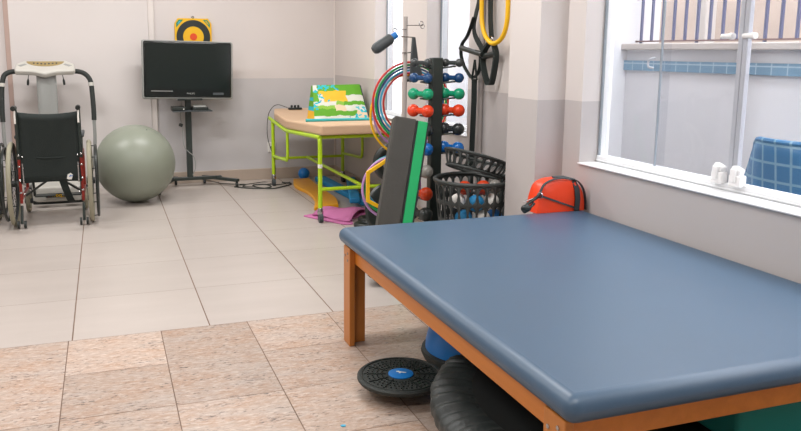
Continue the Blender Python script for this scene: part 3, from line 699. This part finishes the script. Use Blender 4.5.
A = [Vector(p) for p in ((1.862, 2.80, wz), (2.352, 2.80, wz), (2.352, 3.05, wz-.004), (1.862, 3.05, wz-.004))]; T = [Vector(p) for p in ((1.905, 3.02, .972), (2.338, 3.02, .978), (2.338, 3.06, .972), (1.905, 3.06, .966))]
nu, nv = 130, 82
g_ = [[m_.bm.verts.new(T[0].lerp(T[1], i/nu).lerp(A[0].lerp(A[1], i/nu), j/nv)+Vector((0, -.016, .008))*(math.sin(PI*min(1, max(0, i/nu)))**.4)*(math.sin(PI*j/nv)**.5)) for i in range(nu+1)] for j in range(nv+1)]
for j in range(nv):
    for i in range(nu):
        fc = m_.bm.faces.new((g_[j][i], g_[j+1][i], g_[j+1][i+1], g_[j][i+1])); fc.material_index = patch_col((i+.5)/nu, (j+.5)/nv)
LA = [g_[j][0] for j in range(nv+1)]; RA = [g_[j][nu] for j in range(nv+1)]
tb_ = [m_.bm.verts.new(T[3]), m_.bm.verts.new(T[2])]; bb_ = [m_.bm.verts.new(A[3]), m_.bm.verts.new(A[2])]
# left side strips in green, leaf and yellow; right side green; back, top and bottom green
ls = [m_.bm.verts.new(T[3].lerp(A[3], j/nv)) for j in range(1, nv)]
LB = [tb_[0]]+ls+[bb_[0]]
for j in range(nv):
    fc = m_.bm.faces.new((LA[j], LB[j], LB[j+1], LA[j+1])); t = j/nv; fc.material_index = 0 if t < .35 else (5 if t < .45 else (0 if t < .62 else (5 if t < .74 else 1)))
m_.bm.faces.new([tb_[1], bb_[1]]+RA[::-1]); m_.bm.faces.new([tb_[0], tb_[1]]+g_[0][::-1]); m_.bm.faces.new([bb_[0]]+g_[nv]+[bb_[1]]); m_.bm.faces.new([tb_[1], tb_[0]]+ls+[bb_[0], bb_[1]])
m_.build('cover', PM, wg, angle=35)
MB().tube([(2.352, 2.795, .70), (2.345, 2.9, .825), (2.34, 3.01, .968)], .005, 6).build('zip', 'dgrey', wg)
tag(MB().tube([(1.715, 2.52, .7135), (2.36, 2.50, .7135)], .0125, 10).build('exercise_stick', 'tealst', org=(2.0, 2.51, .7)), 'turquoise stick lying across the bed in front of the wedge cushion', 'stick')
gp = thing('knob_strip', (1.90, 3.66, .716), 'small black strip with three knobs at head of the massage bed', 'device')
MB().b(1.835, 1.965, 3.63, 3.68, .716, .735).build('base', 'blk', gp, bevel=.006)
for x in (1.868, 1.90, 1.932): MB().lathe([(0, .735), (.009, .735), (.013, .75), (.008, .758), (0, .758)], (x, 3.655, 0), 14).build('knob', 'blk', gp)
def cord(name, pts, label, r=.0035, m='bcord'):
    return tag(MB().tube(cat_pts(pts, 6), r, 6).build(name, m, org=pts[0]), label, 'cable')
cord('power_cable', [(1.83, 3.66, .732), (1.80, 3.66, .745), (1.74, 3.68, .762), (1.69, 3.70, .735), (1.648, 3.70, .65), (1.645, 3.72, .45), (1.72, 3.78, .2), (1.70, 3.74, .02), (1.62, 3.66, .006), (1.75, 3.62, .006), (1.86, 3.72, .006)], 'thin dark cable trailing from the knob strip to the floor')
cord('power_cable', [(1.30, 3.62, .005), (1.40, 3.52, .005), (1.52, 3.46, .005), (1.63, 3.52, .005), (1.60, 3.66, .006), (1.48, 3.64, .007), (1.50, 3.50, .01), (1.62, 3.42, .006), (1.74, 3.50, .006), (1.85, 3.62, .006), (1.78, 3.72, .006)], 'tangled dark cable on the floor by the bed caster', .006)
cord('power_cable', [(1.742, 3.95, .315), (1.735, 3.91, .25), (1.75, 3.88, .12), (1.72, 3.84, .006), (1.6, 3.80, .006), (1.48, 3.74, .006), (1.36, 3.7, .006)], 'dark cable running down the wall from socket behind the bed', .004)
so = thing('wall_socket', (1.74, 3.985, .32), 'small white wall socket behind the massage bed legs', 'socket')
MB().b(1.70, 1.78, 3.988, 4.0, .27, .37).build('plate', 'wht', so, bevel=.004)
MB().b(1.725, 1.76, 3.955, 3.988, .30, .33).build('plug', 'blk', so, bevel=.004)

# things under the bed
def flat(name, poly, t, m_, label, cat, z=0, bev=.006):
    c = poly[0]; return tag(MB().prism(poly, z, z+t).build(name, m_, bevel=bev, org=(c[0], c[1], z)), label, cat)
L1 = cat_pts([(1.90, 3.76, 0), (1.83, 3.4, 0), (1.86, 3.05, 0), (1.83, 2.7, 0), (1.735, 2.36, 0)], 6); L2 = cat_pts([(1.96, 2.42, 0), (2.02, 2.7, 0), (2.03, 3.05, 0), (2.04, 3.4, 0), (2.06, 3.76, 0)], 6)
flat('wavy_board', [(p.x, p.y) for p in L1]+[(p.x, p.y) for p in L2], .03, 'orange', 'orange-yellow wavy board lying on floor under the massage bed', 'board')
tag(MB().sph((2.035, 3.87, .058), .058, 22).build('ball', 'blue', org=(2.035, 3.87, 0)), 'small blue ball on floor behind the orange board', 'ball')
def bar(p, q_, wd, t, z=0, name='foam_bar', label='', m_='bluel'):
    p, q_ = Vector((*p, 0)), Vector((*q_, 0)); d = (q_-p).normalized(); s_ = Vector((-d.y, d.x, 0))*wd/2
    return flat(name, [(v.x, v.y) for v in (p-s_, q_-s_, q_+s_, p+s_)], t, m_, label, 'foam bar', z, .012)
bar((2.16, 3.72), (2.21, 2.42), .11, .05, 0, label='long blue foam bar lying on floor right of the orange board')
bar((2.345, 3.3), (2.06, 2.30), .085, .05, .0505, label='second blue foam bar lying across the long blue bar')
pm = thing('exercise_mat', (1.87, 2.2, 0), 'pink foam mat folded on floor beside the green bed leg', 'mat')
P1 = [(1.60, 2.17), (1.70, 1.98), (1.82, 1.79), (1.88, 1.79), (1.93, 1.97), (2.12, 2.06), (2.18, 2.22), (2.02, 2.26), (1.80, 2.27)]
MB().prism(P1, 0, .012).build('lower_fold', 'pink', pm, bevel=.004)
fo = MB(); rows = []
for i in range(9):
    t = i/8
    a = Vector((1.66+.20*t, 2.14-.33*t, 0)); b_ = Vector((1.90+.26*t, 2.25+.03*t-.06*t*t, 0))
    r_ = []
    for j in range(12):
        s_ = j/11; p = a.lerp(b_, s_)
        if t < .0: pass
        z = .016+.055*math.sin(PI*min(1, s_*1.15))*(.35+.65*math.sin(PI*(.15+.7*t)))+.012*math.sin(7*t+3*s_)
        r_.append(fo.bm.verts.new((p.x, p.y, max(.0165, z))))
    rows.append(r_)
for A, B in zip(rows, rows[1:]):
    for j in range(11): fo.bm.faces.new((A[j], A[j+1], B[j+1], B[j]))
fo.build('upper_fold', 'pink', pm, solid=.008, angle=60)

# ================================================================== TELEVISION ON A STAND
ts = thing('tv_stand', (.91, 3.8, 0), 'black wheeled television stand with small shelf by back wall', 'stand')
MB().b(.89, .945, 3.785, 3.825, .06, 1.25).build('pole', 'frm', ts, bevel=.004)
MB().ob((.90, 3.805, .075), (.62, .045, .03)).build('crossbar', 'frm', ts, bevel=.004)
for (a, c) in (((.60, 3.42), (.80, 3.93)), ((1.335, 3.60), (1.05, 3.93))):
    A, B = Vector((*a, .068)), Vector((*c, .068)); d = (B-A); an = math.atan2(d.y, d.x)
    leg = MB().ob((A+B)/2, (d.length, .04, .028), rz(an)).build('leg', 'frm', ts, bevel=.004)
    for P in (A+d*.04, B-d*.04):
        MB().tube([(P.x-.011, P.y, .026), (P.x+.011, P.y, .026)], .025, 16).tube([(P.x, P.y, .03), (P.x, P.y, .06)], .008, 8).build('caster', 'blk', leg)
MB().b(.77, 1.125, 3.66, 3.90, .712, .722).build('shelf', 'gpad', ts, bevel=.003)
MB().b(.80, 1.06, 3.775, 3.79, .95, 1.22).build('mount_plate', 'frm', ts, bevel=.003)
tv = thing('television', (.93, 3.72, .82), 'black flat-screen television mounted on the wheeled stand', 'television')
Rt = Matrix.Rotation(math.radians(1.2), 3, 'Y')
tcx = Vector((.922, 3.73, 1.09))
MB().ob(tcx, (.795, .05, .515), Rt).build('casing', 'bezel', tv, bevel=.02, seg=4)
MB().ob(tcx+Rt@Vector((0, -.0252, .03)), (.735, .002, .40), Rt).build('screen', 'screen', tv, smooth=False)
MB().ob(tcx+Vector((0, 0, -.003)), (.812, .042, .53), Rt).build('edge_trim', 'machd', tv, bevel=.022, seg=4)
text_part('PHILIPS', .022, 'machd', tcx+Rt@Vector((.02, -.0262, -.213)), Rt@FACE, tv, 'logo', .0006)
MB().ob(tcx+Rt@Vector((-.235, -.0255, -.192)), (.19, .002, .006), Rt).build('trim_line', 'machd', tv, smooth=False)
MB().ob(tcx+Rt@Vector((.27, -.0255, -.213)), (.10, .002, .022), Rt).build('control_panel', 'gpad', tv, smooth=False)
MB().b(.82, 1.04, 3.70, 3.77, .815, .832).build('speaker_bar', 'blk', tv, bevel=.003)
d1 = thing('media_player', (.84, 3.75, .722), 'black media box on left of the television stand shelf', 'device')
MB().b(.765, .885, 3.68, 3.86, .7225, .755).build('casing', 'blk', d1, bevel=.006); MB().b(.862, .872, 3.676, 3.68, .733, .742).build('lamp', 'wht', d1, smooth=False)
d2 = thing('media_player', (1.02, 3.75, .722), 'black set-top box with pale lid on right of the shelf', 'device')
MB().b(.95, 1.09, 3.68, 3.86, .7225, .75).build('casing', 'blk', d2, bevel=.004); MB().b(.955, 1.07, 3.685, 3.85, .7505, .765).build('lid', 'machd', d2, bevel=.005)
cord('power_cable', [(.862, 3.79, .80), (.86, 3.9, .70), (.858, 3.9, .62), (.86, 3.8, .56), (.865, 3.77, .40), (.90, 3.77, .34), (.955, 3.765, .28), (.965, 3.77, .18), (.935, 3.79, .10)], 'grey cable hanging beside the television stand pole', .0035, 'machd')
tag(MB().ob((.845, 3.77, .585), (.035, .02, .03), ry(.4)).build('remote_sensor', 'blk', bevel=.006, org=(.845, 3.77, .58)), 'small dark plug clipped beside the television pole', 'plug')
cord('power_cable', [(.97, 3.9, .055), (1.10, 3.9, .03), (1.2, 3.86, .006), (1.30, 3.78, .006), (1.42, 3.72, .006), (1.38, 3.62, .006), (1.46, 3.56, .006)], 'dark cable lying behind the television stand wheels', .004)

# target board on the wall
tb = thing('target_board', (1.01, 3.98, 1.25), 'yellow target board with black ring and red centre above television', 'target')
tcn = Vector((1.008, 3.985, 1.392))
h = .17; cc = .05
MB().prism([(-h, -h), (h, -h), (h, h-cc), (h-cc*.6, h), (-h+cc*.6, h), (-h, h-cc)], -.010, .010, FACE, tcn).build('board', 'yel', tb, bevel=.004)
MB().lathe([(.096, .0), (.155, .0), (.155, .004), (.096, .004), (.096, 0)], tcn+Vector((0, -.010, 0)), 48, FACE, cap=False).build('black_ring', 'blk', tb)
MB().lathe([(0, 0), (.095, 0), (.095, .003), (0, .003)], tcn+Vector((0, -.010, 0)), 40, FACE).build('yellow_disc', 'yel', tb)
MB().lathe([(0, .003), (.033, .003), (.033, .006), (0, .006)], tcn+Vector((0, -.010, 0)), 32, FACE).build('red_centre', 'dred', tb)
for sx in (-1, 1):
    MB().prism([(sx*.155, .085), (sx*.155, .125), (sx*.13, .157), (sx*.09, .157), (sx*.125, .12)], 0, .003, FACE, tcn+Vector((0, -.010, 0))).build('corner_patch', 'grn', tb, smooth=False)
    MB().prism([(sx*.145, .115), (sx*.125, .145), (sx*.11, .148), (sx*.135, .118)], .003, .005, FACE, tcn+Vector((0, -.010, 0))).build('corner_mark', 'cyan' if sx < 0 else 'yel', tb, smooth=False)
MB().ring(tcn+Vector((0, 0, .18)), .010, .003, (0, 1, 0), 16, 6).build('hanger', 'blk', tb)

# ================================================================== GYM BALL
gc = Vector((.41, 3.20, .325))
gbm = MB(); k = 40; prof2 = []
for i in range(k+1):
    t = PI*i/k; r = .325*math.sin(t); z = -.325*math.cos(t)
    rr = 1+(.0025*math.cos(i*PI) if 6 < i < 34 else 0)
    prof2.append((max(0, r*rr) if 0 < i < k else 0, z))
gym = thing('gym_ball', (gc.x, gc.y, 0), 'big grey-green gym ball between wheelchair and television', 'ball')
gbm.lathe(prof2, gc, 64, rx(.35)@ry(.3)).build('shell', 'ball', gym, angle=80)
MB().lathe([(0, 0), (.008, 0), (.006, .003), (0, .003)], gc+(rx(.35)@ry(.3))@Vector((0, 0, .323)), 14, rx(.35)@ry(.3)).build('valve', 'gpad', gym)

# ================================================================== VIBRATION MACHINE
vm = thing('vibration_platform', (-.21, 3.6, 0), 'pale grey vibration platform machine with console behind the wheelchair', 'exercise machine')
vb = MB(); vb.prism([(-.42, 3.32), (-.37, 3.28), (-.05, 3.28), (.0, 3.32), (.02, 3.86), (-.44, 3.86)], .02, .145); vb.build('platform', 'mach', vm, bevel=.015, seg=3)
MB().prism([(-.41, 3.30), (-.01, 3.30), (.01, 3.87), (-.43, 3.87)], 0, .03).build('base_skirt', 'blk', vm, bevel=.004)
MB().b(-.31, -.15, 3.265, 3.282, .058, .092).build('name_plate', 'blk', vm, bevel=.004)
text_part('woqa', .045, 'yel', (-.215, 3.2645, .077), FACE, vm, 'name_lettering')
MB().lathe([(0, 0), (.011, 0), (.011, .003), (0, .003)], (-.285, 3.265, .075), 16, FACE).build('name_dot', 'redf', vm)
MB().prism([(-.355, 3.70), (-.325, 3.68), (-.235, 3.68), (-.195, 3.70), (-.20, 3.80), (-.35, 3.80)], .12, 1.08).build('column', 'machd', vm, bevel=.012, seg=3)
# console: outline drawn in plan then tilted towards the viewer
cp = [(-.24, -.04), (-.23, .03), (-.16, .085), (.16, .085), (.23, .03), (.24, -.04), (.235, -.075), (.09, -.085), (0, -.125), (-.09, -.085), (-.235, -.075)]
Rc = rx(math.radians(32)); cc_ = Vector((-.278, 3.72, 1.115))
con = MB().prism(cp, -.03, .02, Rc, cc_).build('console', 'mach', vm, bevel=.014, seg=3)
arc = [(.15*math.cos(t), .062-.075*math.sin(t)) for t in [PI*i/16 for i in range(17)]]
MB().prism(arc, .019, .0225, Rc, cc_).build('control_panel', 'gold', con, smooth=False)
kn = MB()
for i in range(7): kn.lathe([(0, .022), (.008, .022), (.008, .026), (0, .026)], cc_+Rc@Vector((-.09+.03*i, .02+.0+.004*abs(i-3), 0)), 10, Rc)
kn.build('button', 'gpad', con)
for sx in (-1, 1):
    MB().prism([(sx*.215, -.0), (sx*.16, .03), (sx*.145, .015), (sx*.19, -.015)], .019, .0215, Rc, cc_).build('side_vent', 'machd', con, smooth=False)
    ex, gz = (-.628, .09)[sx > 0], 0
    MB().tube(cat_pts([(-.278+sx*.10, 3.735, 1.078), (-.278+sx*.24, 3.735, 1.082), (-.278+sx*.315, 3.72, 1.06), (ex-sx*.01, 3.70, 1.0), (ex, 3.68, .9), (ex+sx*.005, 3.66, .75), (ex+sx*.004, 3.65, .66)], 6), .021, 12).build('grip', 'blkm', vm)
    MB().tube(cat_pts([(ex+sx*.004, 3.65, .67), (ex-sx*.0, 3.66, .45), (ex-sx*.04, 3.70, .2), (ex-sx*.12, 3.74, .11), (ex-sx*.2, 3.76, .09)], 6), .015, 10).build('handlebar', 'machd', vm)
    MB().tube([(ex-sx*.005, 3.685, .955), (ex-sx*.007, 3.69, .985)], .0235, 12).build('collar', 'mach', vm)
    MB().tube(cat_pts([(-.278+sx*.13, 3.70, 1.07), (-.278+sx*.14, 3.70, 1.02), (-.278+sx*.145, 3.70, .965)], 4), [.003]*4+[.004, .009, .010, .010, .008][:5], 8).build('cord_clip', 'blk', vm)

# ================================================================== WHEELCHAIR
WX0, WX1, AY = -.465, .062, 2.535
wx = (WX0+WX1)/2
wc = thing('wheelchair', (wx, AY, 0), 'black folding wheelchair with red frame facing the back wall', 'wheelchair', 'wheelchairs by the back wall')
ax_ = (1, 0, 0)
for X_, s_ in ((WX0, -1), (WX1, 1)):
    wl = MB().ring((X_, AY, .305), .290, .0165, ax_, 64, 10).build('wheel', 'tyre', wc)
    MB().ring((X_, AY, .305), .268, .009, ax_, 56, 8).build('wheel_rim', 'gpad', wl)
    MB().ring((X_+s_*.045, AY, .305), .262, .0095, ax_, 56, 8).build('hand_rim', 'blk', wl)
    sp = MB()
    for i in range(28):
        a = 2*PI*i/28; sg = 1 if i % 2 else -1
        sp.tube([(X_+sg*.018, AY+.022*math.cos(a+.5*sg), .305+.022*math.sin(a+.5*sg)), (X_, AY+.268*math.cos(a), .305+.268*math.sin(a))], .0016, 4)
    for i in range(6):
        a = 2*PI*i/6+.2; sp.tube([(X_, AY+.266*math.cos(a), .305+.266*math.sin(a)), (X_+s_*.045, AY+.262*math.cos(a), .305+.262*math.sin(a))], .004, 6)
    sp.build('spokes', 'blk', wl)
    MB().tube([(X_-.03, AY, .305), (X_+.03, AY, .305)], .024, 16).build('hub', 'blk', wl)
for s_, X_ in ((-1, -.412), (1, .006)):
    MB().tube([(X_, 2.475, .17), (X_, 2.475, .50)], .0105, 10).tube([(X_, 2.475, .20), (X_, 2.95, .20)], .0115, 10).tube([(X_, 2.475, .49), (X_, 2.90, .50)], .0115, 10).tube(cat_pts([(X_, 2.88, .50), (X_, 2.95, .48), (X_, 2.97, .36), (X_, 2.97, .20)]), .0115, 10).build('side_frame', 'redf', wc)
    MB().tube(cat_pts([(X_, 2.475, .49), (X_, 2.47, .7), (X_, 2.455, .82), (X_, 2.43, .86), (X_, 2.36, .865)], 6), .012, 10).build('back_cane', 'frm', wc)
    MB().tube([(X_, 2.42, .863), (X_, 2.35, .866), (X_, 2.31, .864)], .017, 12).build('push_handle', 'blk', wc)
    MB().tube([(X_-s_*.0, 2.40, .845), (X_-s_*.002, 2.37, .80), (X_-s_*.002, 2.37, .755)], .006, 8).build('brake_lever', 'wht', wc)
    MB().b(X_-.026, X_+.026, 2.52, 2.82, .63, .66).build('armrest_pad', 'gpad', wc, bevel=.01)
    MB().tube([(X_, 2.55, .50), (X_, 2.55, .635)], .009, 8).tube([(X_, 2.79, .50), (X_, 2.79, .635)], .009, 8).b(X_-.006, X_+.006, 2.55, 2.79, .50, .60).build('armrest_panel', 'blk', wc)
    MB().tube([(X_, 2.475, .15), (X_, 2.41, .07), (X_, 2.395, .035)], .010, 8).build('tipping_lever', 'frm', wc)
    for dx in (-.022, .022): MB().tube([(X_+dx-.008, 2.395, .030), (X_+dx+.008, 2.395, .030)], .027, 14).build('anti_tip_wheel', 'blk', wc)
    cw = MB().ring((X_+s_*.002, 3.0, .09), .072, .017, ax_, 32, 8).build('caster_wheel', 'tyre', wc)
    MB().tube([(X_-.03, 3.0, .09), (X_+.03, 3.0, .09)], .02, 10).b(X_-.027, X_-.022, 2.985, 3.015, .08, .19).b(X_+.022, X_+.027, 2.985, 3.015, .08, .19).b(X_-.027, X_+.027, 2.97, 3.02, .185, .20).build('caster_fork', 'gpad', cw)
    for z in (.52, .44, .34, .25):
        MB().sph((X_+.0, 2.461, z), .009, 10).build('bolt', 'chrome', wc); MB().sph((X_-s_*.024, 2.462, z-.01), .007, 10).build('bolt', 'chrome', wc)
    MB().tube([(X_-s_*.024, 2.468, .31), (X_-s_*.022, 2.468, .46)], .006, 8).build('strut', 'steel', wc)
    fr_ = MB().tube(cat_pts([(X_, 2.93, .47), (X_-s_*.02, 3.06, .36), (X_-s_*.03, 3.14, .16), (X_-s_*.03, 3.16, .10)]), .0105, 8).build('footrest', 'frm', wc)
    MB().ob((X_-s_*.11, 3.16, .10), (.15, .10, .012)).build('foot_plate', 'blk', fr_, bevel=.004)
cv = MB(); n = 12; rows = []
for i in range(n+1):
    u = i/n; x = -.412+.418*u; sag = 4*u*(1-u)
    rows.append([cv.bm.verts.new((x, 2.470+.035*sag+.012*math.sin(PI*t), .315-(.0)*sag+t*(.515-.022*sag))) for t in [j/10 for j in range(11)]])
for A, B in zip(rows, rows[1:]):
    for j in range(10): cv.bm.faces.new((A[j], A[j+1], B[j+1], B[j]))
bk_ = cv.build('backrest', 'blkf', wc, solid=.016, angle=60)
MB().prism([(-.026, -.018), (-.012, -.024), (.014, -.024), (.028, -.014), (.026, .002), (.002, .024), (-.02, .012)], -.002, .002, FACE, (-.075, 2.485, .352)).build('care_label', 'wht', bk_)
MB().prism([(-.012, -.004), (-.002, .008), (.004, .002), (-.006, -.008)], .002, .003, FACE, (-.073, 2.485, .354)).prism([(.004, .0), (.010, .008), (.014, .002), (.008, -.006)], .002, .003, FACE, (-.073, 2.485, .354)).build('label_mark', 'blue', bk_)
st_ = MB(); rows = []
for i in range(9):
    u = i/8; rows.append([st_.bm.verts.new((-.412+.418*u, 2.5+.4*t, .508-.02*4*u*(1-u))) for t in (0, .33, .66, 1)])
for A, B in zip(rows, rows[1:]):
    for j in range(3): st_.bm.faces.new((A[j], A[j+1], B[j+1], B[j]))
st_.build('seat', 'blkf', wc, solid=.014)
MB().ribbon([(-.40, 2.68, .19), (.0, 2.68, .47)], (0, 1, 0), .035, .014).ribbon([(.0, 2.72, .19), (-.40, 2.72, .47)], (0, 1, 0), .035, .014).build('cross_brace', 'frm', wc)
MB().ribbon(cat_pts([(-.13, 2.50, .32), (-.11, 2.53, .24), (-.085, 2.60, .15), (-.07, 2.7, .12)]), (1, 0, 0), .05, .006).build('hanging_strap', 'blkf', wc)
w2 = copy_tree(wc); w2.location = (wx-.667, AY+.28, 0)
w2['label'] = 'second wheelchair at left edge, only its wheel in view'

# ================================================================== LIGHTS, WORLD, CAMERA
def area(name, loc, sx, sy, power, rot=(0, 0, 0), c=(1, 1, 1)):
    l = bpy.data.lights.new(name, 'AREA'); l.shape = 'RECTANGLE'; l.size = sx; l.size_y = sy; l.energy = power; l.color = c
    o = bpy.data.objects.new(name, l); col.objects.link(o); o.location = loc; o.rotation_euler = rot; return o
for i, (x, y) in enumerate(((-.9, 2.4), (1.1, 2.4), (-.9, -.2), (1.1, -.2), (-.9, -2.8), (1.1, -2.8))):
    area('ceiling_lamp_light', (x, y, ZC-.045), 1.2, .25, 33 if y > -1 else 24, c=(1, .985, .975))
    cl = thing('ceiling_lamp', (x, y, ZC), ('white ceiling lamp panel, %s, above the %s' % (('window side' if x > 0 else 'door side'), ('back of the room', 'middle of the room', 'front of the room')[i//2])), 'lamp', 'ceiling lamps')
    MB().b(x-.62, x+.62, y-.14, y+.14, ZC-.04, ZC-.001).build('housing', 'lightp', cl, bevel=.005)
wd = bpy.data.worlds.new('world'); scn.world = wd; wd.use_nodes = True
bg = wd.node_tree.nodes['Background']; bg.inputs[0].default_value = (.94, .96, 1, 1); bg.inputs[1].default_value = 7

cam = bpy.data.cameras.new('camera'); co = bpy.data.objects.new('camera', cam); col.objects.link(co)
cam.sensor_width = 36; cam.sensor_fit = 'HORIZONTAL'; cam.lens = 762.86*36/801
cam.shift_x = 29.38/801; cam.shift_y = -37.97/801
r = Vector((.94422242, -.32926877, .0051096)); u = Vector((.04908304, .15606116, .98652713)); fw = Vector((.32562998, .93125023, -.16351795))
mw = Matrix((r, u, -fw)).transposed().to_4x4(); mw.translation = (.18464, -3.45969, 1.26869); co.matrix_world = mw
cam.clip_start = .05; cam.clip_end = 100
scn.camera = co
vs_ = scn.view_settings; vs_.view_transform = 'Standard'; vs_.look = 'None'; vs_.exposure = 0.12; vs_.gamma = 1; vs_.use_curve_mapping = False
